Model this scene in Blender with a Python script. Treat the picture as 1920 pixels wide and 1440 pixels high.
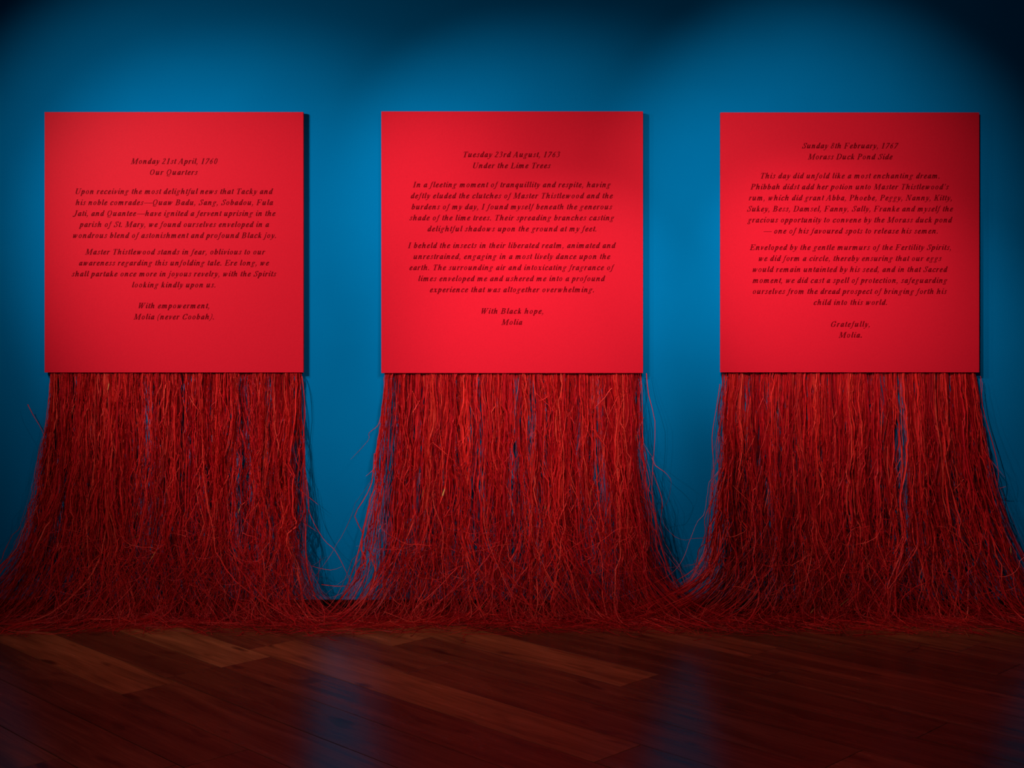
import bpy, math, random
import numpy as np

# ------------------------------------------------------------------ clearing
for o in list(bpy.data.objects):
    bpy.data.objects.remove(o, do_unlink=True)
SC = bpy.context.scene
COL = SC.collection

# ------------------------------------------------------------------ camera
F = 2295.0            # focal length in pixels of the 1920 px wide frame
CAMH = 1.20           # lens height above the floor
CAMD = 5.2457         # distance from the lens to the wall (y = 0)
HOR = 630.0           # horizon row
cam_d = bpy.data.cameras.new('camera')
cam_d.sensor_width = 36.0
cam_d.lens = 36.0 * F / 1920.0
cam_d.shift_y = -(720.0 - HOR) / 1920.0
cam = bpy.data.objects.new('camera', cam_d)
cam.location = (0, -CAMD, CAMH)
cam.rotation_euler = (math.radians(90), 0, 0)
COL.objects.link(cam)
SC.camera = cam

# ------------------------------------------------------------------ world, lights, exposure
SC.view_settings.view_transform = 'Standard'
SC.view_settings.look = 'None'
SC.view_settings.gamma = 1.0
SC.view_settings.exposure = 0.0
SC.view_settings.use_curve_mapping = False
w = bpy.data.worlds.new('dim_gallery_air')
SC.world = w
w.use_nodes = True
w.node_tree.nodes['Background'].inputs[0].default_value = (1.0, 0.66, 0.78, 1)
w.node_tree.nodes['Background'].inputs[1].default_value = 0.022


def spot(loc, aim, size, power, color, blend=1.0, radius=0.02):
    """one ceiling track spotlight or added fill light"""
    l = bpy.data.lights.new('track_or_fill_spot', 'SPOT')
    l.energy = power
    l.spot_size = math.radians(size)
    l.spot_blend = blend
    l.shadow_soft_size = radius
    l.color = color
    o = bpy.data.objects.new('track_or_fill_spot', l)
    o.location = loc
    d = np.array(aim, float) - np.array(loc, float)
    from mathutils import Vector
    o.rotation_euler = Vector(d).to_track_quat('-Z', 'Y').to_euler()
    COL.objects.link(o)


WARM = (1.0, 0.90, 0.78)
SPOTS = [
    ((-2.96, -2.49, 2.75), (-0.97, 0, 1.39), 41.7, 275, WARM),
    ((-2.63, -1.66, 2.75), (-0.96, 0, 1.30), 79.6, 90, WARM),
    ((-1.39, -1.68, 2.89), (0.36, 0, 1.50), 49.1, 144, WARM),
    ((0.84, -1.75, 2.75), (0.14, 0, 1.09), 36.0, 126, WARM),
    ((1.00, -2.60, 2.75), (-0.75, 0, 1.15), 38.0, 75, WARM),  # added fill softening the shadow in the gap beside the left board
    ((0.44, -2.65, 2.75), (1.28, 0, 1.77), 40.0, 160, WARM),
    ((-0.30, -2.40, 2.75), (0.70, 0, 1.48), 34.0, 34, WARM),
    ((0.20, -3.20, 2.90), (0.45, 0, 2.65), 72.0, 15, WARM),  # added weak wide fill, lifts the top of the wall
    ((0.27, -1.60, 2.75), (1.51, 0, 1.13), 37.8, 124, WARM),
    ((-0.60, -4.60, 3.40), (-0.40, -2.00, 0.00), 62.0, 24, WARM),     # added dim fill to brighten the front floor, no known lamp
]
for s in SPOTS:
    spot(*s)


# ------------------------------------------------------------------ helpers
def tag(o, label=None, cat=None, group=None, kind=None):
    if label: o['label'] = label
    if cat: o['category'] = cat
    if group: o['group'] = group
    if kind: o['kind'] = kind
    return o


def link(name, me, mat=None, parent=None, loc=(0, 0, 0)):
    o = bpy.data.objects.new(name, me)
    if mat is not None and me is not None and len(me.materials) == 0:
        me.materials.append(mat)
    o.location = loc
    if parent is not None:
        o.parent = parent
    COL.objects.link(o)
    return o


def mesh(name, verts, faces):
    me = bpy.data.meshes.new(name)
    me.from_pydata([tuple(v) for v in verts], [], faces)
    me.update()
    return me


def box_mesh(name, x0, x1, y0, y1, z0, z1, b=0.0):
    """a box with all edges chamfered by b"""
    import bmesh
    bm = bmesh.new()
    vs = [bm.verts.new((x, y, z)) for x in (x0, x1) for y in (y0, y1) for z in (z0, z1)]
    for f in ((0, 1, 3, 2), (4, 6, 7, 5), (0, 4, 5, 1), (2, 3, 7, 6), (0, 2, 6, 4), (1, 5, 7, 3)):
        bm.faces.new([vs[i] for i in f])
    bmesh.ops.recalc_face_normals(bm, faces=bm.faces)
    if b > 0:
        bmesh.ops.bevel(bm, geom=list(bm.edges), offset=b, segments=2, affect='EDGES', profile=0.5)
    me = bpy.data.meshes.new(name)
    bm.to_mesh(me)
    bm.free()
    return me


def nodemat(name):
    m = bpy.data.materials.new(name)
    m.use_nodes = True
    nt = m.node_tree
    return m, nt, nt.nodes['Principled BSDF']


def N(nt, t, **kw):
    n = nt.nodes.new(t)
    for k, v in kw.items():
        setattr(n, k, v)
    return n


# ------------------------------------------------------------------ materials
def wall_material():
    m, nt, p = nodemat('matte_blue_wall_paint')
    tc = N(nt, 'ShaderNodeTexCoord')
    n1 = N(nt, 'ShaderNodeTexNoise'); n1.inputs['Scale'].default_value = 130; n1.inputs['Detail'].default_value = 3
    n2 = N(nt, 'ShaderNodeTexNoise'); n2.inputs['Scale'].default_value = 3.0; n2.inputs['Detail'].default_value = 4
    nt.links.new(tc.outputs['Object'], n1.inputs['Vector'])
    nt.links.new(tc.outputs['Object'], n2.inputs['Vector'])
    r = N(nt, 'ShaderNodeValToRGB')
    r.color_ramp.elements[0].position = 0.3; r.color_ramp.elements[0].color = (0.0004, 0.205, 0.545, 1)
    r.color_ramp.elements[1].position = 0.7; r.color_ramp.elements[1].color = (0.0004, 0.218, 0.572, 1)
    nt.links.new(n2.outputs['Fac'], r.inputs['Fac'])
    nt.links.new(r.outputs['Color'], p.inputs['Base Color'])
    b = N(nt, 'ShaderNodeBump'); b.inputs['Strength'].default_value = 0.35; b.inputs['Distance'].default_value = 0.0012
    nt.links.new(n1.outputs['Fac'], b.inputs['Height'])
    nt.links.new(b.outputs['Normal'], p.inputs['Normal'])
    p.inputs['Roughness'].default_value = 0.75
    p.inputs['Specular IOR Level'].default_value = 0.0
    return m


def board_material():
    m, nt, p = nodemat('satin_red_board_paint')
    tc = N(nt, 'ShaderNodeTexCoord')
    n1 = N(nt, 'ShaderNodeTexNoise'); n1.inputs['Scale'].default_value = 260; n1.inputs['Detail'].default_value = 2
    nt.links.new(tc.outputs['Object'], n1.inputs['Vector'])
    r = N(nt, 'ShaderNodeValToRGB')
    r.color_ramp.elements[0].position = 0.3; r.color_ramp.elements[0].color = (0.78, 0.0095, 0.031, 1)
    r.color_ramp.elements[1].position = 0.7; r.color_ramp.elements[1].color = (0.84, 0.0108, 0.034, 1)
    nt.links.new(n1.outputs['Fac'], r.inputs['Fac'])
    nt.links.new(r.outputs['Color'], p.inputs['Base Color'])
    b = N(nt, 'ShaderNodeBump'); b.inputs['Strength'].default_value = 0.12; b.inputs['Distance'].default_value = 0.0006
    nt.links.new(n1.outputs['Fac'], b.inputs['Height'])
    nt.links.new(b.outputs['Normal'], p.inputs['Normal'])
    p.inputs['Roughness'].default_value = 0.55
    p.inputs['Specular IOR Level'].default_value = 0.06
    return m


def letter_material():
    m, nt, p = nodemat('dark_red_letter_ink')
    p.inputs['Base Color'].default_value = (0.19, 0.0006, 0.005, 1)
    p.inputs['Roughness'].default_value = 0.6
    p.inputs['Specular IOR Level'].default_value = 0.03
    return m


def raffia_material():
    m, nt, p = nodemat('dyed_red_raffia')
    at = N(nt, 'ShaderNodeAttribute', attribute_name='tone')
    r = N(nt, 'ShaderNodeValToRGB')
    cr = r.color_ramp
    cr.elements[0].position = 0.0; cr.elements[0].color = (0.17, 0.001, 0.006, 1)
    cr.elements[1].position = 1.0; cr.elements[1].color = (0.85, 0.42, 0.14, 1)
    e = cr.elements.new(0.45); e.color = (0.62, 0.003, 0.014, 1)
    e = cr.elements.new(0.78); e.color = (0.95, 0.026, 0.024, 1)
    e = cr.elements.new(0.95); e.color = (0.95, 0.080, 0.055, 1)
    nt.links.new(at.outputs['Fac'], r.inputs['Fac'])
    nt.links.new(r.outputs['Color'], p.inputs['Base Color'])
    p.inputs['Roughness'].default_value = 0.40
    p.inputs['Specular IOR Level'].default_value = 0.22
    tr = N(nt, 'ShaderNodeBsdfTranslucent')
    nt.links.new(r.outputs['Color'], tr.inputs['Color'])
    mx = N(nt, 'ShaderNodeMixShader'); mx.inputs[0].default_value = 0.16
    nt.links.new(p.outputs[0], mx.inputs[1]); nt.links.new(tr.outputs[0], mx.inputs[2])
    nt.links.new(mx.outputs[0], nt.nodes['Material Output'].inputs['Surface'])
    return m


def plank_material():
    """dark red-brown lacquered boards; grain runs along each board's own x axis"""
    m, nt, p = nodemat('lacquered_hardwood')
    tc = N(nt, 'ShaderNodeTexCoord')
    oi = N(nt, 'ShaderNodeObjectInfo')
    off = N(nt, 'ShaderNodeVectorMath', operation='ADD')
    sc = N(nt, 'ShaderNodeVectorMath', operation='SCALE'); sc.inputs['Scale'].default_value = 37.0
    nt.links.new(tc.outputs['Object'], off.inputs[0])
    cmb = N(nt, 'ShaderNodeCombineXYZ')
    nt.links.new(oi.outputs['Random'], cmb.inputs[0]); nt.links.new(oi.outputs['Random'], cmb.inputs[1])
    nt.links.new(cmb.outputs[0], sc.inputs[0]); nt.links.new(sc.outputs[0], off.inputs[1])

    def noise(scale_vec, detail, dist=0.0):
        mp = N(nt, 'ShaderNodeMapping'); mp.inputs['Scale'].default_value = scale_vec
        nt.links.new(off.outputs[0], mp.inputs['Vector'])
        n = N(nt, 'ShaderNodeTexNoise'); n.inputs['Scale'].default_value = 1; n.inputs['Detail'].default_value = detail
        n.inputs['Distortion'].default_value = dist
        nt.links.new(mp.outputs[0], n.inputs['Vector'])
        return n
    fine = noise((6, 150, 1), 4)
    broad = noise((1.6, 16, 1), 3, 0.8)
    knot = noise((4.5, 14, 1), 1)
    r1 = N(nt, 'ShaderNodeMapRange'); r1.inputs[1].default_value = .25; r1.inputs[2].default_value = .75
    r1.inputs[3].default_value = .78; r1.inputs[4].default_value = 1.22
    nt.links.new(fine.outputs['Fac'], r1.inputs[0])
    r2 = N(nt, 'ShaderNodeMapRange'); r2.inputs[1].default_value = .3; r2.inputs[2].default_value = .7
    r2.inputs[3].default_value = .55; r2.inputs[4].default_value = 1.35
    nt.links.new(broad.outputs['Fac'], r2.inputs[0])
    r3 = N(nt, 'ShaderNodeMapRange'); r3.inputs[1].default_value = .22; r3.inputs[2].default_value = .36
    r3.inputs[3].default_value = .25; r3.inputs[4].default_value = 1.0
    nt.links.new(knot.outputs['Fac'], r3.inputs[0])
    m1 = N(nt, 'ShaderNodeMath', operation='MULTIPLY'); nt.links.new(r1.outputs[0], m1.inputs[0]); nt.links.new(r2.outputs[0], m1.inputs[1])
    m2 = N(nt, 'ShaderNodeMath', operation='MULTIPLY'); nt.links.new(m1.outputs[0], m2.inputs[0]); nt.links.new(r3.outputs[0], m2.inputs[1])
    vm = N(nt, 'ShaderNodeVectorMath', operation='SCALE')
    nt.links.new(oi.outputs['Color'], vm.inputs[0]); nt.links.new(m2.outputs[0], vm.inputs['Scale'])
    nt.links.new(vm.outputs[0], p.inputs['Base Color'])
    rr = N(nt, 'ShaderNodeMapRange'); rr.inputs[1].default_value = .3; rr.inputs[2].default_value = .7
    rr.inputs[3].default_value = .20; rr.inputs[4].default_value = .28
    nt.links.new(broad.outputs['Fac'], rr.inputs[0])
    nt.links.new(rr.outputs[0], p.inputs['Roughness'])
    b = N(nt, 'ShaderNodeBump'); b.inputs['Strength'].default_value = 0.08; b.inputs['Distance'].default_value = 0.0005
    nt.links.new(fine.outputs['Fac'], b.inputs['Height'])
    nt.links.new(b.outputs['Normal'], p.inputs['Normal'])
    p.inputs['Specular IOR Level'].default_value = 0.19
    return m


def plain(name, col, rough=.6, spec=.3):
    m, nt, p = nodemat(name)
    tc = N(nt, 'ShaderNodeTexCoord'); n = N(nt, 'ShaderNodeTexNoise'); n.inputs['Scale'].default_value = 40
    nt.links.new(tc.outputs['Object'], n.inputs['Vector'])
    r = N(nt, 'ShaderNodeValToRGB')
    r.color_ramp.elements[0].color = tuple(c * .85 for c in col) + (1,)
    r.color_ramp.elements[1].color = tuple(min(1, c * 1.15) for c in col) + (1,)
    nt.links.new(n.outputs['Fac'], r.inputs['Fac']); nt.links.new(r.outputs['Color'], p.inputs['Base Color'])
    p.inputs['Roughness'].default_value = rough
    p.inputs['Specular IOR Level'].default_value = spec
    return m


M_WALL, M_BOARD, M_LETTER, M_RAFFIA, M_PLANK = wall_material(), board_material(), letter_material(), raffia_material(), plank_material()
M_BASE = plain('black_skirting_paint', (0.0025, 0.0025, 0.003), .6, .1)
M_SUB = plain('dark_subfloor', (0.006, 0.003, 0.002), .9, .05)
M_BATTEN = plain('dark_timber_batten', (0.03, 0.006, 0.006), .8, .1)

# ------------------------------------------------------------------ the setting
RX, RY = 4.2, 6.6       # half width of the wall built, depth of floor built
wall = link('wall_back', box_mesh('wall_back', -RX, RX, 0, 0.12, 0, 3.9), M_WALL)
tag(wall, 'matte blue painted gallery wall behind the three red panels', None, None, 'structure')
skirt = link('baseboard_back', box_mesh('baseboard_back', -RX, RX, -0.012, 0.0, 0, 0.071, 0.002), M_BASE)
tag(skirt, 'black skirting board along the foot of the blue wall', None, None, 'structure')

floor = link('floor', box_mesh('floor', -RX, RX, -RY, 0.0, -0.06, -0.012), M_SUB)
tag(floor, 'dark red-brown polished hardwood floor of boards laid at forty-five degrees', None, None, 'structure')

# boards: rows at 45 degrees; c = X + D (D = distance from the lens plane), in units of CAMH
C0, DC = 1.8285, 0.2470


def floor_pt(px, py):
    D = F * CAMH / (py - HOR)
    return (px - 960.0) * D / F, D - CAMD      # X, Y


def clip_poly(poly, a, b, c):
    """keep a*x + b*y <= c"""
    out = []
    for i in range(len(poly)):
        p, q = poly[i], poly[(i + 1) % len(poly)]
        dp, dq = a * p[0] + b * p[1] - c, a * q[0] + b * q[1] - c
        if dp <= 0: out.append(p)
        if (dp < 0) != (dq < 0) and dp != dq:
            t = dp / (dp - dq)
            out.append((p[0] + t * (q[0] - p[0]), p[1] + t * (q[1] - p[1])))
    return out


R2 = math.sqrt(2)


def s_of(px, py):       # coordinate along a board, growing to the right and towards the camera
    X, Y = floor_pt(px, py)
    return (X - (Y + CAMD)) / R2


# end joints read off the photograph, per row
JOINTS = {0: [s_of(323, 1436)], 2: [s_of(282, 1290)], 4: [s_of(453, 1243)], 5: [s_of(1163, 1411)],
          7: [s_of(1588, 1420)], 8: [s_of(1205, 1274)], 6: [s_of(765, 1262)]}
BROWN = {   # colour per row: list left of / right of the joint
    0: (1.0, .9), 1: (.8,), 2: (1.5, .85), 3: (.62, .85), 4: (1.55, .7), 5: (1.35, .62), 6: (.8, .72), 7: (.72, 1.0), 8: (1.5, .6),
    9: (.62,), 10: (.8,), 11: (1.15,), 12: (.6,), 13: (.9,)}
WOOD = np.array((0.25, 0.064, 0.027))
rng = random.Random(5)
npl = 0
ca, sa = 1 / R2, -1 / R2     # board direction: (+x, -y)
for k in range(-16, 34):
    c_lo, c_hi = (C0 + DC * k) * CAMH, (C0 + DC * (k + 1)) * CAMH
    js = sorted(JOINTS.get(k, []))
    r2 = random.Random(100 + k)
    base = js[0] if js else -3.2 + r2.uniform(-.9, .9)
    cuts = [base]
    x = base
    while x < 4.5:
        x += r2.uniform(1.5, 2.3); cuts.append(x)
    x = base
    while x > -11.5:
        x -= r2.uniform(1.5, 2.3); cuts.insert(0, x)
    bi = cuts.index(base)
    for i in range(len(cuts) - 1):
        s0, s1 = cuts[i] + 0.0006, cuts[i + 1] - 0.0006
        g = 0.0010
        # corners in (X, Y): X = (c + s*R2)/2, D = (c - s*R2)/2
        def xy(c, s): return ((c + s * R2) / 2, (c - s * R2) / 2 - CAMD)
        poly = [xy(c_lo + g, s0), xy(c_lo + g, s1), xy(c_hi - g, s1), xy(c_hi - g, s0)]
        poly = clip_poly(poly, 0, 1, -0.0125)
        poly = clip_poly(poly, 0, -1, RY) if len(poly) > 2 else []
        poly = clip_poly(poly, 1, 0, RX) if len(poly) > 2 else []
        poly = clip_poly(poly, -1, 0, RX) if len(poly) > 2 else []
        if len(poly) < 3: continue
        area = 0.5 * sum(poly[j][0] * poly[(j + 1) % len(poly)][1] - poly[(j + 1) % len(poly)][0] * poly[j][1] for j in range(len(poly)))
        if abs(area) < 0.002: continue
        if area < 0: poly = poly[::-1]
        cx = sum(p[0] for p in poly) / len(poly); cy = sum(p[1] for p in poly) / len(poly)
        # local frame: x along the board
        loc = []
        for (X, Y) in poly:
            dx, dy = X - cx, Y - cy
            loc.append((dx * ca + dy * sa, -dx * sa + dy * ca))
        # inset ring for the eased arris
        n = len(loc); b = 0.0010; ins = []
        for j in range(n):
            p0, p1, p2 = np.array(loc[j - 1]), np.array(loc[j]), np.array(loc[(j + 1) % n])
            e1 = (p1 - p0) / max(np.linalg.norm(p1 - p0), 1e-9); e2 = (p2 - p1) / max(np.linalg.norm(p2 - p1), 1e-9)
            n1 = np.array((-e1[1], e1[0])); n2 = np.array((-e2[1], e2[0]))
            d = n1 + n2; L = max(1e-6, 1 + float(n1 @ n2))
            ins.append(tuple(p1 + d * b / max(L, .4)))
        dz = rng.uniform(-.0003, .0003)
        vs = [(p[0], p[1], -0.0115) for p in loc] + [(p[0], p[1], dz - b * .8) for p in loc] + [(p[0], p[1], dz) for p in ins]
        fs = [tuple(range(2 * n, 3 * n)), tuple(range(n - 1, -1, -1))]
        for j in range(n):
            q = (j + 1) % n
            fs.append((j, q, n + q, n + j)); fs.append((n + j, n + q, 2 * n + q, 2 * n + j))
        o = link('plank', mesh('plank', vs, fs), M_PLANK, floor)
        o.location = (cx, cy, 0)
        o.rotation_euler = (0, 0, math.radians(-45))
        cols = BROWN.get(k)
        if cols and not js:
            v = cols[0] * rng.uniform(.93, 1.07)
        elif cols and i in (bi - 1, bi):
            v = cols[0] if (i == bi - 1 or len(cols) == 1) else cols[1]
        else:
            v = rng.uniform(.62, 1.35)
        warm = rng.uniform(-.12, .12)
        o.color = (WOOD[0] * v, WOOD[1] * v * (1 + warm + .15 * (v > 1.2)), WOOD[2] * v * (1 + warm), 1)
        npl += 1


# ------------------------------------------------------------------ lettering
# Bold italic serif letters drawn with a broad elliptical nib; coordinates are em/1000 before the slant.
B_, M_, T_ = (70, 27), (58, 29), (29, 26)
ADV = dict(zip('ABCDEFGIJKLMNOPQSTUW', (667, 667, 667, 722, 667, 667, 722, 389, 500, 667, 611, 889, 722, 722, 611, 722, 556, 611, 722, 889)))
ADV.update(dict(zip('abcdefghijklmnopqrstuvwxy', (500, 500, 444, 500, 444, 333, 500, 556, 278, 278, 500, 278, 778, 556, 500, 500, 500, 389, 389, 278, 556, 444, 667, 500, 444))))
ADV.update({c: 500 for c in '01234567890'})
ADV.update({' ': 250, '.': 250, ',': 250, "'": 250, '(': 333, ')': 333, '\u2014': 1000})


def ell(cx, cy, rx, ry):
    return [(cx + rx * math.cos(t * math.pi / 6), cy + ry * math.sin(t * math.pi / 6)) for t in range(12)]


STEM = [('L', T_, [(25, 655), (130, 655)]), ('L', B_, [(130, 650), (130, 12)]), ('L', T_, [(20, 12), (235, 12)])]
ENT = [('L', T_, [(12, 385), (75, 440)])]
BOWL = [('S', B_, [(300, 385), (215, 438), (110, 350), (62, 170), (105, 30), (200, 60), (292, 250)])]


def ext(x): return [('S', (40, 20), [(x, 120), (x + 22, 30), (x + 60, 30), (x + 110, 105)])]


def asc(x): return [('L', T_, [(x - 65, 648), (x, 665)])]


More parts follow.
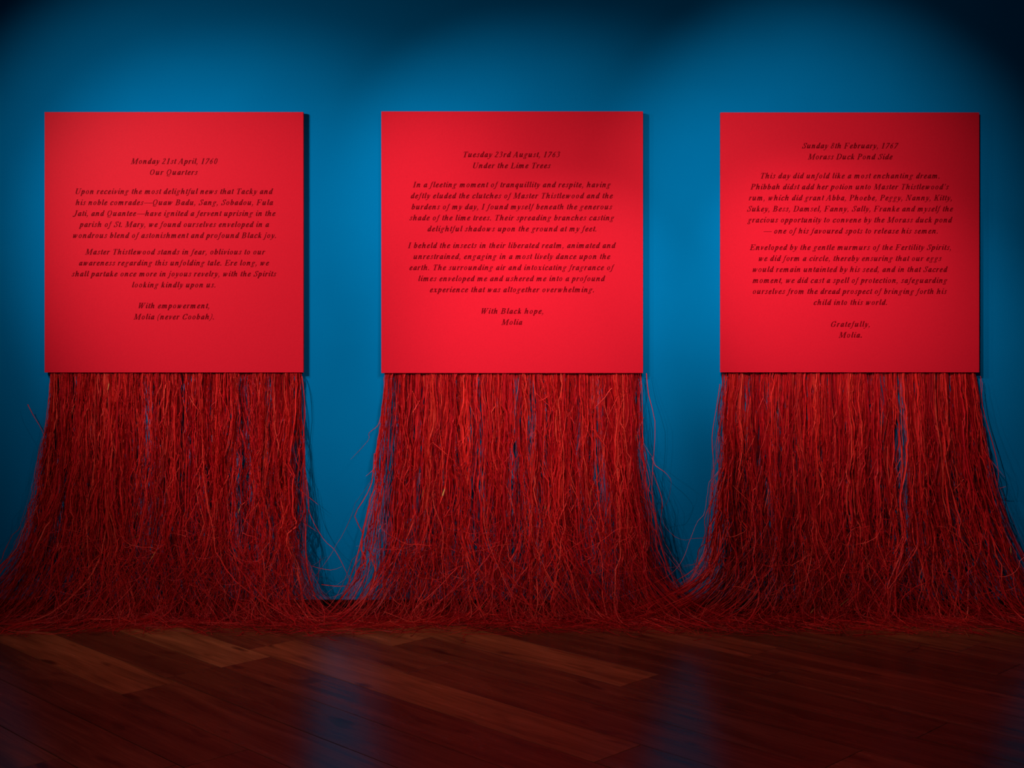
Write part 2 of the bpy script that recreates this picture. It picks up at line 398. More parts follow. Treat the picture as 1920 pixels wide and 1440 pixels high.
G = {
 'a': BOWL + [('L', B_, [(300, 440), (292, 90)])] + ext(292),
 'b': [('L', B_, [(82, 665), (75, 60)]), ('S', B_, [(85, 270), (180, 415), (285, 405), (315, 260), (270, 90), (165, 20), (78, 60)])] + asc(82),
 'c': [('S', B_, [(295, 345), (285, 415), (205, 438), (110, 350), (65, 180), (110, 35), (205, 28), (315, 110)])],
 'd': BOWL + [('L', B_, [(312, 665), (292, 90)])] + ext(292) + asc(312),
 'e': [('S', M_, [(85, 190), (200, 225), (278, 320), (262, 425), (190, 435)]), ('S', B_, [(190, 437), (105, 340), (65, 170), (115, 32), (205, 28), (320, 110)])],
 'f': [('S', (50, 21), [(235, 625), (205, 665), (145, 610), (120, 440), (95, 100), (55, -120), (0, -185), (-62, -185), (-80, -145)]), ('L', (22, 22), [(30, 437), (235, 437)])],
 'g': [('C', (50, 20), ell(190, 315, 100, 122)), ('C', (42, 26), ell(135, -98, 132, 80)), ('S', (48, 30), [(135, 205), (95, 150), (130, 85), (240, 40)]), ('L', (25, 30), [(270, 405), (375, 415)])],
 'h': [('L', B_, [(82, 665), (72, 18)]), ('S', B_, [(92, 230), (180, 385), (270, 432), (318, 370), (305, 200), (300, 90)])] + ext(300) + asc(82),
 'i': ENT + [('L', B_, [(88, 440), (82, 90)]), ('D', 66, (112, 612))] + ext(82),
 'j': ENT + [('S', (52, 21), [(98, 440), (88, 200), (60, -60), (10, -180), (-70, -185), (-88, -145)]), ('D', 66, (112, 612))],
 'k': [('L', B_, [(82, 665), (72, 18)]), ('S', (30, 22), [(90, 215), (200, 385), (285, 435), (312, 380)]), ('S', B_, [(170, 300), (225, 180), (262, 50)])] + ext(262) + asc(82),
 'l': [('L', B_, [(92, 665), (82, 90)])] + ext(82) + asc(92),
 'm': ENT + [('L', B_, [(75, 440), (70, 18)]), ('S', B_, [(80, 220), (170, 385), (250, 432), (292, 370), (282, 200), (275, 18)]),
             ('S', B_, [(285, 220), (375, 385), (455, 432), (500, 370), (490, 200), (485, 90)])] + ext(485),
 'n': ENT + [('L', B_, [(75, 440), (70, 18)]), ('S', B_, [(82, 220), (175, 385), (262, 432), (308, 370), (298, 200), (292, 90)])] + ext(292),
 'o': [('C', (55, 21), ell(188, 230, 128, 208))],
 'p': ENT + [('L', B_, [(82, 440), (68, -190)]), ('L', T_, [(-10, -193), (150, -193)]), ('S', B_, [(85, 270), (180, 415), (285, 405), (315, 260), (270, 90), (165, 20), (78, 60)])],
 'q': BOWL + [('L', B_, [(302, 440), (285, -190)]), ('L', T_, [(195, -193), (360, -193)])],
 'r': ENT + [('L', B_, [(75, 440), (70, 18)]), ('S', (36, 21), [(88, 220), (160, 380), (235, 438), (278, 410)]), ('D', 48, (272, 392))],
 's': [('S', (50, 24), [(250, 350), (235, 420), (160, 438), (98, 365), (135, 275), (205, 185), (215, 85), (140, 24), (60, 40), (38, 120)])],
 't': [('L', B_, [(105, 570), (82, 100)]), ('L', (20, 22), [(20, 437), (205, 437)])] + ext(82),
 'u': ENT + [('S', B_, [(85, 440), (72, 200), (80, 70), (140, 24), (215, 90), (300, 250)]), ('L', B_, [(312, 440), (298, 90)])] + ext(298),
 'v': ENT + [('S', B_, [(80, 435), (105, 300), (118, 30)]), ('S', (30, 20), [(120, 22), (235, 180), (305, 330), (288, 425)]), ('D', 44, (285, 400))],
 'w': ENT + [('S', B_, [(80, 435), (98, 300), (105, 30)]), ('S', T_, [(108, 22), (195, 180), (270, 400)]), ('S', B_, [(285, 435), (292, 300), (300, 30)]),
             ('S', (30, 20), [(303, 22), (420, 180), (488, 330), (472, 425)]), ('D', 44, (470, 400))],
 'x': [('S', B_, [(45, 395), (100, 438), (150, 300), (215, 110), (265, 24), (345, 90)]), ('S', (28, 22), [(345, 405), (290, 420), (185, 230), (60, 30), (5, 50)]), ('D', 40, (335, 400)), ('D', 40, (10, 50))],
 'y': ENT + [('S', B_, [(80, 435), (110, 300), (140, 40)]), ('S', (34, 22), [(290, 430), (318, 320), (235, 90), (125, -90), (20, -185), (-45, -175)]), ('D', 42, (-40, -160))],
 'A': [('L', T_, [(15, 10), (280, 660)]), ('L', B_, [(285, 650), (430, 12)]), ('L', T_, [(110, 220), (380, 220)]), ('L', T_, [(-50, 12), (95, 12)]), ('L', T_, [(345, 12), (525, 12)])],
 'B': STEM + [('S', B_, [(130, 652), (310, 645), (395, 560), (375, 420), (270, 350), (150, 342)]), ('S', B_, [(270, 350), (420, 300), (445, 170), (370, 45), (250, 14), (130, 12)])],
 'C': [('S', B_, [(490, 480), (460, 600), (360, 650), (215, 590), (110, 430), (90, 230), (160, 60), (300, 18), (420, 60), (510, 170)]), ('L', T_, [(500, 665), (490, 470)])],
 'D': STEM + [('S', B_, [(130, 652), (340, 645), (480, 560), (535, 390), (490, 180), (370, 50), (240, 14), (130, 12)])],
 'E': STEM + [('L', T_, [(130, 652), (500, 652)]), ('L', (26, 20), [(500, 655), (490, 510)]), ('L', T_, [(130, 345), (345, 345)]), ('L', (26, 20), [(345, 440), (335, 250)]), ('L', T_, [(130, 12), (480, 12)]), ('L', (30, 20), [(480, 12), (530, 175)])],
 'F': STEM + [('L', T_, [(130, 652), (500, 652)]), ('L', (26, 20), [(500, 655), (490, 500)]), ('L', T_, [(130, 335), (345, 335)]), ('L', (26, 20), [(345, 430), (335, 240)])],
 'G': [('S', B_, [(490, 480), (460, 600), (360, 650), (215, 590), (110, 430), (90, 230), (160, 60), (300, 18), (400, 40), (470, 80)]), ('L', T_, [(500, 665), (490, 470)]), ('L', B_, [(478, 285), (470, 70)]), ('L', T_, [(370, 292), (580, 292)])],
 'I': STEM[1:2] + [('L', T_, [(35, 655), (240, 655)]), ('L', T_, [(20, 12), (230, 12)])],
 'J': [('S', B_, [(262, 655), (250, 300), (220, 60), (130, -70), (20, -70), (0, 20)]), ('L', T_, [(150, 655), (380, 655)])],
 'K': STEM + [('L', (26, 20), [(480, 645), (165, 300)]), ('L', B_, [(255, 390), (420, 15)]), ('L', T_, [(350, 12), (530, 12)]), ('L', T_, [(400, 655), (570, 655)])],
 'L': STEM + [('L', T_, [(130, 12), (460, 12)]), ('L', (32, 20), [(460, 12), (515, 190)])],
 'M': [('L', T_, [(85, 12), (120, 655)]), ('L', B_, [(160, 650), (310, 40)]), ('L', T_, [(315, 20), (625, 650)]), ('L', B_, [(650, 655), (625, 12)]), ('L', T_, [(0, 12), (175, 12)]), ('L', T_, [(525, 12), (740, 12)]), ('L', T_, [(30, 655), (200, 655)]), ('L', T_, [(640, 655), (750, 655)])],
 'N': [('L', T_, [(85, 12), (115, 655)]), ('L', B_, [(150, 650), (460, 35)]), ('L', T_, [(500, 655), (475, 10)]), ('L', T_, [(0, 12), (175, 12)]), ('L', T_, [(30, 655), (190, 655)]), ('L', T_, [(415, 655), (590, 655)])],
 'O': [('C', (58, 21), ell(295, 333, 212, 318))],
 'P': STEM + [('S', B_, [(130, 652), (330, 642), (418, 545), (390, 395), (280, 322), (140, 312)])],
 'Q': [('C', (58, 21), ell(295, 333, 212, 318)), ('L', T_, [(240, 15), (140, -105)]), ('S', (40, 30), [(140, -110), (230, -95), (330, -150), (430, -135), (500, -75)])],
 'S': [('S', (58, 24), [(410, 500), (380, 610), (270, 650), (165, 590), (160, 480), (260, 370), (355, 265), (360, 130), (270, 30), (150, 20), (75, 80), (55, 190)]), ('L', T_, [(425, 670), (412, 490)]), ('L', T_, [(40, -5), (55, 190)])],
 'T': [('L', B_, [(262, 650), (245, 12)]), ('L', (22, 22), [(60, 650), (500, 650)]), ('L', (26, 20), [(60, 655), (42, 505)]), ('L', (26, 20), [(500, 655), (488, 505)]), ('L', T_, [(140, 12), (360, 12)])],
 'U': [('S', B_, [(130, 655), (112, 300), (130, 110), (215, 24), (320, 24)]), ('S', T_, [(320, 22), (440, 80), (490, 260), (510, 655)]), ('L', T_, [(30, 655), (240, 655)]), ('L', T_, [(430, 655), (600, 655)])],
 'W': [('L', B_, [(115, 650), (170, 30)]), ('L', T_, [(175, 15), (390, 650)]), ('L', B_, [(395, 650), (445, 30)]), ('L', T_, [(450, 15), (715, 650)]), ('L', T_, [(25, 655), (210, 655)]), ('L', T_, [(310, 655), (480, 655)]), ('L', T_, [(630, 655), (790, 655)])],
 '0': [('C', (52, 22), ell(190, 335, 130, 322))],
 '1': [('L', B_, [(205, 665), (180, 12)]), ('L', T_, [(85, 575), (205, 655)]), ('L', T_, [(75, 12), (290, 12)])],
 '2': [('S', (54, 24), [(65, 530), (115, 635), (205, 655), (285, 575), (255, 420), (150, 230), (25, 50)]), ('L', (30, 42), [(25, 42), (330, 42)])],
 '3': [('S', (50, 24), [(75, 560), (130, 645), (230, 650), (280, 550), (225, 425), (150, 375), (255, 335), (295, 200), (220, 55), (110, 22), (25, 65)])],
 '6': [('S', (50, 22), [(330, 650), (200, 550), (90, 340), (72, 160), (145, 25), (255, 60), (300, 230), (245, 370), (165, 370), (90, 270)])],
 '7': [('L', (30, 45), [(70, 622), (365, 622)]), ('L', M_, [(350, 600), (95, 5)]), ('L', T_, [(70, 640), (55, 500)])],
 '8': [('C', (44, 22), ell(205, 500, 95, 148)), ('C', (48, 22), ell(178, 178, 125, 160))],
 '.': [('D', 68, (65, 55))],
 ',': [('D', 62, (65, 55)), ('S', (26, 22), [(105, 40), (85, -70), (10, -150)])],
 "'": [('L', (50, 22), [(85, 655), (78, 560)]), ('L', (28, 20), [(78, 580), (68, 450)])],
 '(': [('S', (36, 20), [(220, 680), (95, 500), (50, 250), (80, 0), (150, -165)])],
 ')': [('S', (36, 20), [(60, 680), (165, 540), (180, 290), (110, 30), (-30, -165)])],
 '\u2014': [('L', (20, 30), [(20, 235), (960, 235)])],
}


def catmull(pts, closed, sub):
    P = np.array(pts, float); n = len(P); out = []
    rngi = range(n) if closed else range(n - 1)
    for i in rngi:
        if closed:
            p0, p1, p2, p3 = P[(i - 1) % n], P[i], P[(i + 1) % n], P[(i + 2) % n]
        else:
            p0, p1, p2, p3 = P[max(i - 1, 0)], P[i], P[i + 1], P[min(i + 2, n - 1)]
        for k in range(sub):
            t = k / sub
            out.append(0.5 * (2 * p1 + (p2 - p0) * t + (2 * p0 - 5 * p1 + 4 * p2 - p3) * t * t + (3 * p1 - p0 - 3 * p2 + p3) * t ** 3))
    if not closed: out.append(P[-1])
    return np.array(out)


_GC = {}


def glyph(ch):
    """list of (verts Nx2, faces) of one glyph in em units, slanted"""
    if ch in _GC: return _GC[ch]
    parts = []
    for st in G[ch]:
        kind = st[0]
        if kind == 'D':
            r, (cx, cy) = st[1], st[2]
            v = [(cx + r * math.cos(t * math.pi / 5), cy + r * math.sin(t * math.pi / 5)) for t in range(10)]
            parts.append((np.array(v), [tuple(range(10))])); continue
        a, b = st[1]
        pts = np.array(st[2], float)
        if kind == 'L': path = pts
        elif kind == 'S': path = catmull(pts, False, 3)
        else: path = catmull(pts, True, 2)
        n = len(path)
        if kind == 'C':
            tg = np.roll(path, -1, 0) - np.roll(path, 1, 0)
        else:
            tg = np.gradient(path, axis=0)
        tg /= np.maximum(np.linalg.norm(tg, axis=1, keepdims=True), 1e-9)
        nx, ny = -tg[:, 1], tg[:, 0]
        den = np.sqrt((a * nx) ** 2 + (b * ny) ** 2)
        off = np.stack([a * a * nx / den, b * b * ny / den], 1)
        Lf, Rt = path + off, path - off
        v = np.concatenate([Lf, Rt])
        f = [(i, n + i, n + i + 1, i + 1) for i in range(n - 1)]
        if kind == 'C': f.append((n - 1, 2 * n - 1, n, 0))
        parts.append((v, f))
        if kind != 'C':
            for e in (path[0], path[-1]):
                ev = np.array([(e[0] + a * math.cos(t * math.pi / 4), e[1] + b * math.sin(t * math.pi / 4)) for t in range(8)])
                parts.append((ev, [tuple(range(8))]))
    res = []
    for v, f in parts:
        v = v.copy(); v[:, 0] += 0.27 * v[:, 1] - 20
        res.append((v, f))
    _GC[ch] = res
    return res


def ink(ch):
    g = glyph(ch)
    return min(v[:, 0].min() for v, _ in g), max(v[:, 0].max() for v, _ in g)


def text_mesh(txt, x_left, x_right, em):
    """letters with baseline z=0 whose ink runs from x_left to x_right (metres)"""
    k = em / 1000.0
    adv = [ADV[c] for c in txt]
    l0 = ink(txt[0])[0]; r0 = ink(txt[-1])[1]
    nat = sum(adv[:-1]) - l0 + r0
    tr = ((x_right - x_left) / k - nat) / (len(txt) - 1)
    V, Fc = [], []
    x = -l0; nv = 0; layer = 0
    for c, a in zip(txt, adv):
        if c != ' ':
            for j, (v, f) in enumerate(glyph(c)):
                y = -0.00002 * (j + 1)
                for p in v: V.append((x_left + (x + p[0]) * k, y, p[1] * k))
                for q in f: Fc.append(tuple(i + nv for i in q))
                nv += len(v)
        x += a + tr
    me = mesh('text_line', V, Fc)
    # make every face look towards the room (-y)
    me.update()
    import bmesh
    bm = bmesh.new(); bm.from_mesh(me)
    bm.normal_update()
    for f in bm.faces:
        if f.normal.y > 0: f.normal_flip()
    bm.to_mesh(me); bm.free()
    return me, tr


D_ = '\u2014'
PANELS = [
 dict(x=(83.5, 569), y=(210, 698.5), head='Monday 21st April, 1760', left=True, lines=[
  ('Monday 21st April, 1760', 244.9, 408, 307.4), ('Our Quarters', 281.2, 370.9, 328.0),
  ('Upon receiving the most delightful news that Tacky and', 141.8, 512.2, 363.9),
  ('his noble comrades' + D_ + 'Quaw Badu, Sang, Sobadou, Fula', 141.4, 512.2, 384.6),
  ('Jati, and Quantee' + D_ + 'have ignited a fervent uprising in the', 136.1, 516.7, 405.1),
  ('parish of St. Mary, we found ourselves enveloped in a', 147.8, 504.7, 425.8),
  ('wondrous blend of astonishment and profound Black joy.', 136.5, 517.5, 446.4),
  ('Master Thistlewood stands in fear, oblivious to our', 159.4, 497.6, 477.3),
  ('awareness regarding this unfolding tale. Ere long, we', 147.8, 504.7, 497.9),
  ('shall partake once more in joyous revelry, with the Spirits', 134.3, 518.2, 518.5),
  ('looking kindly upon us.', 247.5, 403.9, 539.1),
  ('With empowerment,', 259.9, 392.2, 578.3), ('Molia (never Coobah).', 250.1, 400.9, 599.0)]),
 dict(x=(715, 1205.8), y=(208.8, 699.6), head='Tuesday 23rd August, 1763', lines=[
  ('Tuesday 23rd August, 1763', 868.9, 1050.3, 294.8), ('Under the Lime Trees', 886.9, 1032.7, 315.5),
  ('In a fleeting moment of tranquillity and respite, having', 774, 1145.6, 351.3),
  ('deftly eluded the clutches of Master Thistlewood and the', 769.9, 1149.3, 372.0),
  ('burdens of my day, I found myself beneath the generous', 771.4, 1148.2, 392.7),
  ('shade of the lime trees. Their spreading branches casting', 767.6, 1152, 413.3),
  ('delightful shadows upon the ground at my feet.', 801.4, 1118.2, 434.0),
  ('I beheld the insects in their liberated realm, animated and', 764.6, 1155, 465.2),
  ('unrestrained, engaging in a most lively dance upon the', 775.1, 1144.5, 485.9),
  ('earth. The surrounding air and intoxicating fragrance of', 767.6, 1152.4, 506.6),
  ('limes enveloped me and ushered me into a profound', 784.1, 1135.1, 527.3),
  ('experience that was altogether overwhelming.', 805.9, 1113.7, 548.0),
  ('With Black hope,', 902.6, 1018.5, 588.4), ('Molia', 939.7, 979.5, 609.1)]),
 dict(x=(1351, 1836.3), y=(210.8, 698.3), head='Sunday 8th February, 1767', lines=[
  ('Sunday 8th February, 1767', 1503.6, 1684.7, 278.4), ('Morass Duck Pond Side', 1514.1, 1673.8, 299.0),
  ('This day did unfold like a most enchanting dream.', 1426.4, 1761.6, 334.7),
  ("Phibbah didst add her potion unto Master Thistlewood's", 1406.9, 1779.2, 355.3),
  ('rum, which did grant Abba, Phoebe, Peggy, Nanny, Kitty,', 1403.9, 1784.5, 375.9),
  ('Sukey, Bess, Damsel, Fanny, Sally, Franke and myself the', 1400.5, 1787.1, 396.6),
  ('gracious opportunity to convene by the Morass duck pond', 1400.9, 1786, 417.3),
  (D_ + ' one of his favoured spots to release his semen.', 1431.6, 1758.2, 438.0),
  ('Enveloped by the gentle murmurs of the Fertility Spirits,', 1405.7, 1783, 468.8),
  ('we did form a circle, thereby ensuring that our eggs', 1422.2, 1765.7, 489.5),
  ('would remain untainted by his seed, and in that Sacred', 1411, 1777, 510.1),
  ('moment, we did cast a spell of protection, safeguarding', 1411, 1776.6, 530.7),
  ('ourselves from the dread prospect of bringing forth his', 1411.4, 1775.5, 551.3),
  ('child into this world.', 1525.4, 1663, 571.9),
  ('Gratefully,', 1558, 1630.7, 612.8), ('Molia.', 1572.2, 1615.7, 633.1)]),
]
LABELS = ['left red square board headed Monday 21st April, with long raffia fringe to the floor',
          'middle red square board headed Tuesday 23rd August, with long raffia fringe to the floor',
          'right red square board headed Sunday 8th February, with long raffia fringe to the floor']

YF, YB = -0.025, -0.010        # front and back faces of the boards


def wx(px, Y): return (px - 960.0) * (CAMD + Y) / F
def wz(py, Y): return CAMH - (py - HOR) * (CAMD + Y) / F


# ------------------------------------------------------------------ raffia
def build_ribbons(name, strands, rs, hi=.93):
    """strands: list of (path Nx3, width, tone, twist0); each ribbon is a shallow folded strip"""
    V, Fc, T = [], [], []
    nv = 0
    for path, wdt, tone, tw in strands:
        n = len(path)
        tg = np.gradient(path, axis=0)
        tg /= np.maximum(np.linalg.norm(tg, axis=1, keepdims=True), 1e-9)
        ref = np.tile(np.array((0.0, 1.0, 0.0)), (n, 1))
        side = np.cross(tg, ref)
        ln = np.linalg.norm(side, axis=1, keepdims=True)
        side = np.where(ln < 0.15, np.array((1.0, 0, 0)), side / np.maximum(ln, 1e-9))
        nor = np.cross(side, tg); nor /= np.maximum(np.linalg.norm(nor, axis=1, keepdims=True), 1e-9)
        ang = tw[0] + np.cumsum(rs.normal(0, tw[1], n))
        ca_, sa_ = np.cos(ang)[:, None], np.sin(ang)[:, None]
        u = side * ca_ + nor * sa_
        v = -side * sa_ + nor * ca_
        taper = 1 - .45 * np.linspace(0, 1, n) ** 2; taper[-1] *= .35; taper[-2] *= .75
        wv = (wdt * .5 * taper * (1 + rs.normal(0, .14, n)))[:, None]
        a = path - u * wv; b = path + u * wv; c = path + v * wv * rs.uniform(.35, .95)
        vv = np.stack([a, c, b], 1).reshape(-1, 3)
        V.append(vv)
        idx = np.arange(n - 1)[:, None] * 3 + nv
        q1 = np.concatenate([idx, idx + 1, idx + 4, idx + 3], 1)
        q2 = np.concatenate([idx + 1, idx + 2, idx + 5, idx + 4], 1)
        Fc.append(q1); Fc.append(q2)
        tt = np.clip(tone + np.interp(np.arange(n), np.linspace(0, n - 1, 7), rs.normal(0, .09, 7)), 0, hi)
        if rs.random() < .012:      # an undyed bare spot
            q = rs.integers(1, n - 1); tt[q:q + 2] = 1.0
        T.append(np.repeat(tt, 3))
        nv += 3 * n
    V = np.concatenate(V); Fc = np.concatenate(Fc); T = np.concatenate(T)
    V[:, 2] = np.maximum(V[:, 2], 0.0012)
    V[:, 1] = np.minimum(V[:, 1], np.where(V[:, 2] < .074, -0.0135, -0.0015))
    me = bpy.data.meshes.new(name)
    me.vertices.add(len(V)); me.vertices.foreach_set('co', V.astype(np.float32).ravel())
    nf = len(Fc)
    me.loops.add(nf * 4); me.loops.foreach_set('vertex_index', Fc.astype(np.int32).ravel())
    me.polygons.add(nf)
    me.polygons.foreach_set('loop_start', np.arange(nf, dtype=np.int32) * 4)
    me.update(calc_edges=True)
    at = me.attributes.new('tone', 'FLOAT', 'POINT')
    at.data.foreach_set('value', T.astype(np.float32))
    me.validate()
    return me


def smooth_noise(rs, n, cells, amp):
    k = rs.normal(0, amp, cells + 2)
    x = np.linspace(0, cells, n)
    i = np.floor(x).astype(int); t = x - i
    t = t * t * (3 - 2 * t)
    return k[i] * (1 - t) + k[np.minimum(i + 1, cells + 1)] * t


# sideways spread of the outermost strands, in metres: (linear, h^3, h^12)
SPREAD = [((.040, .23, .10), (.004, .012, .05)),
          ((.060, .11, .0), (.040, .09, .13)),
          ((.085, .01, .34), (.100, .19, .08))]
NSTR = 1650
NPART = 300


def kinks(rs, n, k, amp):
    """piecewise straight wander: raffia bends at creases and runs straight between them"""
    xs = np.sort(np.concatenate([[0, 1], rs.uniform(0, 1, k)]))
    return np.interp(np.linspace(0, 1, n), xs, np.concatenate([[0], rs.normal(0, amp, k + 1)]))


def make_strands(pi, x0, x1, ztop, rs):
    W = (x1 - x0) / 2; cx = (x0 + x1) / 2
    NC = 90
    clump_u = np.sort(rs.uniform(-1, 1, NC))
    NH = 44
    h = np.linspace(0, 1, NH)
    cl = [dict(n=(smooth_noise(rs, NH, 6, .010) + kinks(rs, NH, 6, .010)) * (0.3 + h), d=rs.uniform(.0, 1.0), sw=rs.normal(0, .035),
               y=smooth_noise(rs, NH, 4, .012) * h, w=rs.uniform(.7, 1.25), t=rs.normal(0, .07)) for _ in range(NC)]
    out = []
    for i in range(NSTR):
        if rs.random() < .62:
            ci = rs.integers(NC)
            u = clump_u[ci] + rs.normal(0, .011)
        else:
            u = rs.uniform(-1, 1); ci = int(np.clip(np.searchsorted(clump_u, u), 0, NC - 1))
        if abs(u) > .992: u = rs.uniform(-.99, .99)
        c = cl[ci]
        sp = SPREAD[pi][0 if u < 0 else 1]
        edge = (sp[0] * h + sp[1] * h ** 3 + sp[2] * h ** 12) * np.sign(u) * abs(u) ** 3.0
        wild = rs.random()
        drift = rs.normal(0, .024 if wild < .74 else .10)
        chaos = rs.normal(0, .15)
        x = cx + u * W + edge + c['n'] + c['sw'] * h ** 2.2 + drift * h ** 1.5 + chaos * (1 - .75 * abs(u) ** 4) * np.clip((h - .55) / .45, 0, 1) ** 2.2 \
            + kinks(rs, NH, int(rs.integers(7, 22)), .0078) * (.5 + 1.1 * h) + smooth_noise(rs, NH, 6, .003) * h + rs.normal(0, .0009, NH) * (h > 0.02)
        if rs.random() < .15:     # a bend half way down
            hb = rs.uniform(.1, .8); x = x + np.maximum(h - hb, 0) * rs.normal(0, .14)
        depth = c['d'] * .5 + rs.random() * .5
        y0 = -0.004 - .019 * depth
        y = y0 - depth * (.045 * h + .075 * h ** 2.0) - abs(rs.normal(0, .035)) * h ** 4 + c['y'] + kinks(rs, NH, 6, .006) * h
        zend = rs.uniform(.004, .05)
        z = ztop - (ztop - zend) * h
        if abs(u) > .9:            # keep the outline tidy high up
            lim = W + .006 + (sp[0] + .008) * h + sp[1] * h ** 3 + (sp[2] + .03) * h ** 12
            lim = lim + rs.exponential(.006) * h
            x = np.clip(x, cx - lim, cx + lim)
        wdt = float(np.clip(rs.lognormal(math.log(.0030), .52), .0008, .0078)) * c['w']
        tone = float(np.clip(rs.normal(.55, .19) + c['t'], .05, .88))
        if wild >= .74: wdt *= .6
        path = np.stack([x, y, z], 1)
        short = rs.random()
        if short < .22:            # broken off before the floor
            m = int(NH * rs.uniform(.10, .95)); m = max(m, 4)
            path = path[:m]
            path[-2:, 0] += np.array((.4, 1)) * rs.normal(0, .012)
            path[-2:, 1] -= np.array((.4, 1)) * abs(rs.normal(0, .008))
            wdt *= .8
        else:                      # the rest of the length lies on the floor
            L = rs.gamma(2.2, .085) + .03
            nt_ = 4 + int(L / .03)
            a0 = math.atan2(-abs(rs.normal(.30, .38)), 1 if (rs.random() < (.5 + .40 * np.sign(u) * abs(u) ** .7)) else -1)
            a0 += rs.normal(0, .25)
            ang = a0 + np.cumsum(rs.normal(0, .12, nt_)) + np.linspace(0, rs.normal(0, .9), nt_)
            st = L / nt_
            tx = x[-1] + np.cumsum(np.cos(ang) * st); ty = y[-1] + np.cumsum(np.sin(ang) * st)
            ty = np.maximum(ty, -0.30 - .10 * rs.random())
            ty = np.minimum(ty, -0.018)
            hz = rs.random() ** 2 * .055
            tz = z[-1] * np.exp(-np.arange(1, nt_ + 1) * .5) + hz * np.sin(np.linspace(0.2, np.pi, nt_)) * np.exp(ty * 4) + .003 + .006 * rs.random()
            path = np.concatenate([path[:-1], np.stack([tx, ty, tz], 1)])
            # ease the corner between fall and floor: wider arcs for some strands
            k0 = NH - 2
            for _ in range(int(rs.integers(1, 5))):
                lo, hi = max(1, k0 - 4), min(len(path) - 1, k0 + 4)
                path[lo:hi] = (path[lo - 1:hi - 1] + path[lo:hi] + path[lo + 1:hi + 1]) / 3
        out.append((path, wdt, tone, (rs.uniform(-1.0, 1.0), .12 if rs.random() < .6 else .35), depth))
    # fine curling fibres tangled through the lowest third and over the heap on the floor
    for i in range(330):
        n = 14; L = rs.uniform(.10, .38); st = L / n
        a = rs.uniform(-1.5, 1.5) + np.cumsum(rs.normal(0, .22, n)) + np.linspace(0, rs.normal(0, 1.6), n)
        z0 = rs.uniform(.01, 1) ** 1.8 * .42
        k = 1 - z0 / ztop
        Wz = W + .10 * k ** 4
        px_ = cx + rs.uniform(-1, 1) * Wz + np.cumsum(np.sin(a) * st)
        pz_ = np.maximum(z0 - np.cumsum(np.cos(a) * st), .004 + .02 * rs.random())
        py_ = -.05 - .07 * k - rs.uniform(-.03, .05) - (.42 - np.minimum(pz_, .42)) ** 4 * rs.uniform(0, 7) + kinks(rs, n, 3, .01)
        out.append((np.stack([px_, np.clip(py_, -.36, -.02), pz_], 1), rs.uniform(.0009, .0024), float(np.clip(rs.normal(.6, .17), .1, .92)), (rs.uniform(-.6, .6), .2), .1))
    # short loose fibres split off the strands, lying across the front at odd angles
    for i in range(360):
        hh = rs.uniform(.03, .97)
        px_ = cx + rs.uniform(-1, 1) * W * (1 + .12 * hh)
        n = 6; L = rs.uniform(.03, .16); a = rs.normal(0, .30 + .5 * hh ** 3)
        t = np.linspace(0, 1, n)
        path = np.stack([px_ + np.sin(a) * L * t + kinks(rs, n, 2, .004), -.022 - .060 * hh * rs.random() - .05 * hh ** 2 - .01 * t + 0 * t,
                         np.maximum(ztop * (1 - hh) - np.cos(a) * L * t, .006)], 1)
        path[:, 2] = np.minimum(path[:, 2], ztop - .004)
        out.append((path, rs.uniform(.0010, .0030), float(np.clip(rs.normal(.66, .15), .1, .9)), (rs.uniform(-.6, .6), .2), .1))
    return out


def hand_strand(pts, wdt, tone, n=18):
    """pts: (px, py, distance from the wall) read off the photograph"""
    P = [(wx(a, -d), -d, wz(b, -d)) for a, b, d in pts]
    c = catmull(P, False, max(2, n // max(1, len(P) - 1)))
    return (c, wdt, tone, (0.0, .12), 9.0)


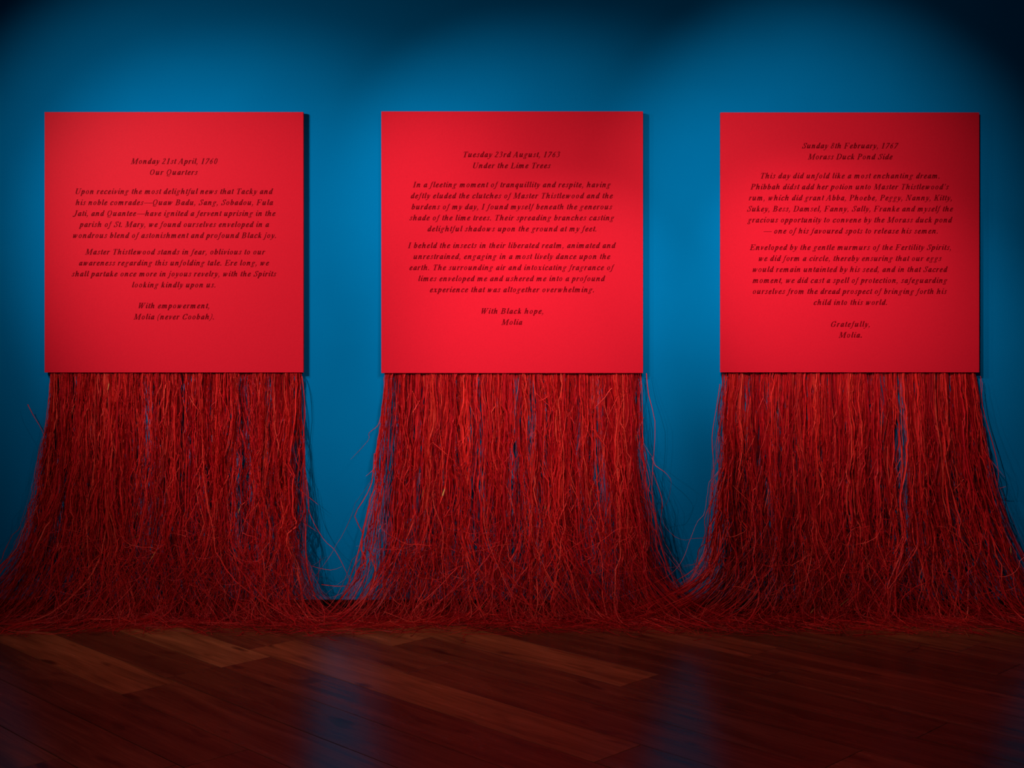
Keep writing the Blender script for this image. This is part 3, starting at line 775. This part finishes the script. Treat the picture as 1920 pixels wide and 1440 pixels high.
STRAYS = [
 [([(52, 758, .04), (62, 778, .05), (79, 808, .05), (92, 850, .03)], .0030, .55),
  ([(573, 900, .05), (580, 960, .06), (606, 1010, .07), (628, 1032, .08), (648, 1070, .07), (655, 1092, .06), (650, 1125, .05)], .0022, .6),
  ([(566, 705, .02), (569, 730, .03), (572, 780, .03), (567, 840, .03), (575, 900, .03), (579, 950, .04), (573, 1010, .04), (578, 1060, .05), (600, 1118, .05)], .0034, .55),
  ([(571, 1050, .05), (584, 1095, .06), (604, 1122, .07), (630, 1148, .08)], .0030, .5),
  ([(603, 1096, .04), (630, 1099, .05), (655, 1101, .05), (652, 1125, .05)], .0032, .75),
  ([(60, 1000, .08), (40, 1050, .1), (12, 1100, .12), (-15, 1135, .12)], .004, .45)],
 [([(714, 780, .03), (708, 798, .04), (692, 812, .06), (690, 826, .06), (657, 862, .09)], .0026, .6),
  ([(712, 800, .03), (706, 868, .04), (686, 893, .06)], .0020, .6),
  ([(702, 850, .03), (697, 905, .05), (680, 940, .06), (665, 968, .07), (680, 1000, .06), (678, 1035, .06), (668, 1090, .07), (640, 1130, .09)], .0036, .6),
  ([(700, 960, .05), (690, 1020, .07), (662, 1090, .09), (622, 1140, .11)], .0034, .55),
  ([(1222, 858, .03), (1229, 873, .05), (1245, 884, .07), (1257, 898, .08), (1258, 912, .08), (1252, 940, .07), (1244, 950, .06), (1232, 960, .05), (1228, 975, .04)], .0022, .55),
  ([(1224, 885, .03), (1233, 910, .04), (1241, 935, .05), (1241, 955, .05), (1238, 985, .05), (1243, 1005, .05), (1236, 1050, .06), (1260, 1110, .07)], .0030, .5),
  ([(1212, 700, .02), (1216, 740, .03), (1228, 790, .04), (1226, 850, .04), (1222, 920, .04), (1232, 1000, .06), (1262, 1085, .08), (1285, 1120, .09)], .003, .6)],
 [([(1342, 900, .03), (1333, 940, .05), (1321, 972, .06), (1322, 1000, .06), (1309, 1040, .07), (1300, 1075, .07), (1285, 1105, .08)], .0026, .55),
  ([(1345, 980, .04), (1328, 1015, .06), (1310, 1030, .07), (1309, 1058, .07), (1312, 1078, .07)], .0038, .6),
  ([(1350, 720, .02), (1344, 760, .03), (1335, 820, .03), (1338, 880, .03), (1332, 960, .04), (1325, 1010, .05)], .0028, .55),
  ([(1838, 710, .02), (1842, 760, .03), (1852, 800, .03), (1866, 850, .04), (1872, 890, .05), (1868, 930, .05), (1875, 980, .06), (1895, 1040, .08), (1935, 1100, .1)], .0034, .55),
  ([(1860, 918, .03), (1872, 916, .04), (1886, 912, .05)], .0022, .4),
  ([(1838, 705, .015), (1842, 722, .02), (1840, 745, .02)], .0022, .6)],
]

EMPX = 15.7
for pi, P in enumerate(PANELS):
    rs = np.random.default_rng(11 + pi)
    x0, x1 = wx(P['x'][0], YF), wx(P['x'][1], YF)
    zt, zb = wz(P['y'][0], YF), wz(P['y'][1], YF)
    cx, cz = (x0 + x1) / 2, (zt + zb) / 2
    root = bpy.data.objects.new('fringed_text_panel', None)
    root.location = (cx, 0, 0)
    COL.objects.link(root)
    tag(root, LABELS[pi], 'wall panel', 'red fringed text panels on the blue wall')
    board = link('board', box_mesh('board', x0 - cx, x1 - cx, YF, YB, zb, zt, 0.0010), M_BOARD, root)
    bat = link('mounting_batten', box_mesh('mounting_batten', x0 - cx + .08, x1 - cx - .08, YB, 0, zt - .16, zt - .10, .001), M_BATTEN, root)
    for txt, xa, xb, base in P['lines']:
        me, tr = text_mesh(txt, wx(xa, YF) - cx, wx(xb, YF) - cx, EMPX * (CAMD + YF) / F)
        o = link('text_line', me, M_LETTER, board)
        o.location = (0, YF - 0.00015, wz(base, YF))
    strands = make_strands(pi, x0 + .008, x1 - .008, zb - .0005, rs)
    for pts, wd, tn in STRAYS[pi]:
        strands.append(hand_strand(pts, wd, tn))
    # strands are stored relative to the panel's own origin
    strands = [(p - np.array((cx, 0, 0)), w_, t_, tw, dp) for p, w_, t_, tw, dp in strands]
    order = sorted(range(len(strands)), key=lambda i: -(strands[i][4] + strands[i][1] * 160 + (len(strands[i][0]) > 36) * .5))
    top = order[:NPART]; rest = order[NPART:]
    fr = link('raffia_fringe', build_ribbons('raffia_fringe', [strands[i][:4] for i in rest], rs), M_RAFFIA, root)
    fr['kind'] = 'stuff'
    for i in top:
        link('raffia_strand', build_ribbons('raffia_strand', [strands[i][:4]], rs), M_RAFFIA, root)

# loose scraps lying on the boards in front of the fringes: points are (px, py) on the floor
SCRAPS = [
 ([(577, 1183), (579, 1192), (598, 1196), (612, 1195), (622, 1201), (638, 1204)], .0032, .30, 'dark red bent raffia scrap on the floor between left and middle panels'),
 ([(876, 1190), (868, 1198), (871, 1204), (862, 1211)], .0026, .35, 'short dark red hooked raffia scrap on the floor below the middle panel'),
 ([(1298, 1203), (1318, 1201), (1336, 1199), (1352, 1196)], .0024, .97, 'pale undyed raffia scrap on the floor between middle and right panels'),
 ([(1808, 1184), (1812, 1190), (1816, 1196)], .0034, .97, 'short pale raffia stub on the floor below the right end of the right panel'),
 ([(1722, 1208), (1723, 1217), (1711, 1221), (1700, 1227)], .0026, .15, 'blackish red bent raffia scrap on the floor below the right panel'),
 ([(1030, 1218), (1090, 1234), (1150, 1242), (1215, 1240), (1290, 1237)], .0014, .10, 'long thin dark raffia fibre on the floor right of the middle panel'),
]
rs = np.random.default_rng(77)
for pts, wd, tone, lab in SCRAPS:
    P = [floor_pt(a, b) + (.0035 + .002 * (j % 2),) for j, (a, b) in enumerate(pts)]
    c = catmull(P, False, 3)
    o0 = c.mean(0); o0[2] = 0
    me = build_ribbons('raffia_scrap', [(c, wd, tone, (0.0, .15))], rs, hi=1.0)
    me.transform(__import__('mathutils').Matrix.Translation(tuple(-o0)))
    o = link('raffia_scrap', me, M_RAFFIA, None, tuple(o0))
    tag(o, lab, 'raffia scrap', 'loose raffia scraps on the floor')

print('planks', npl)
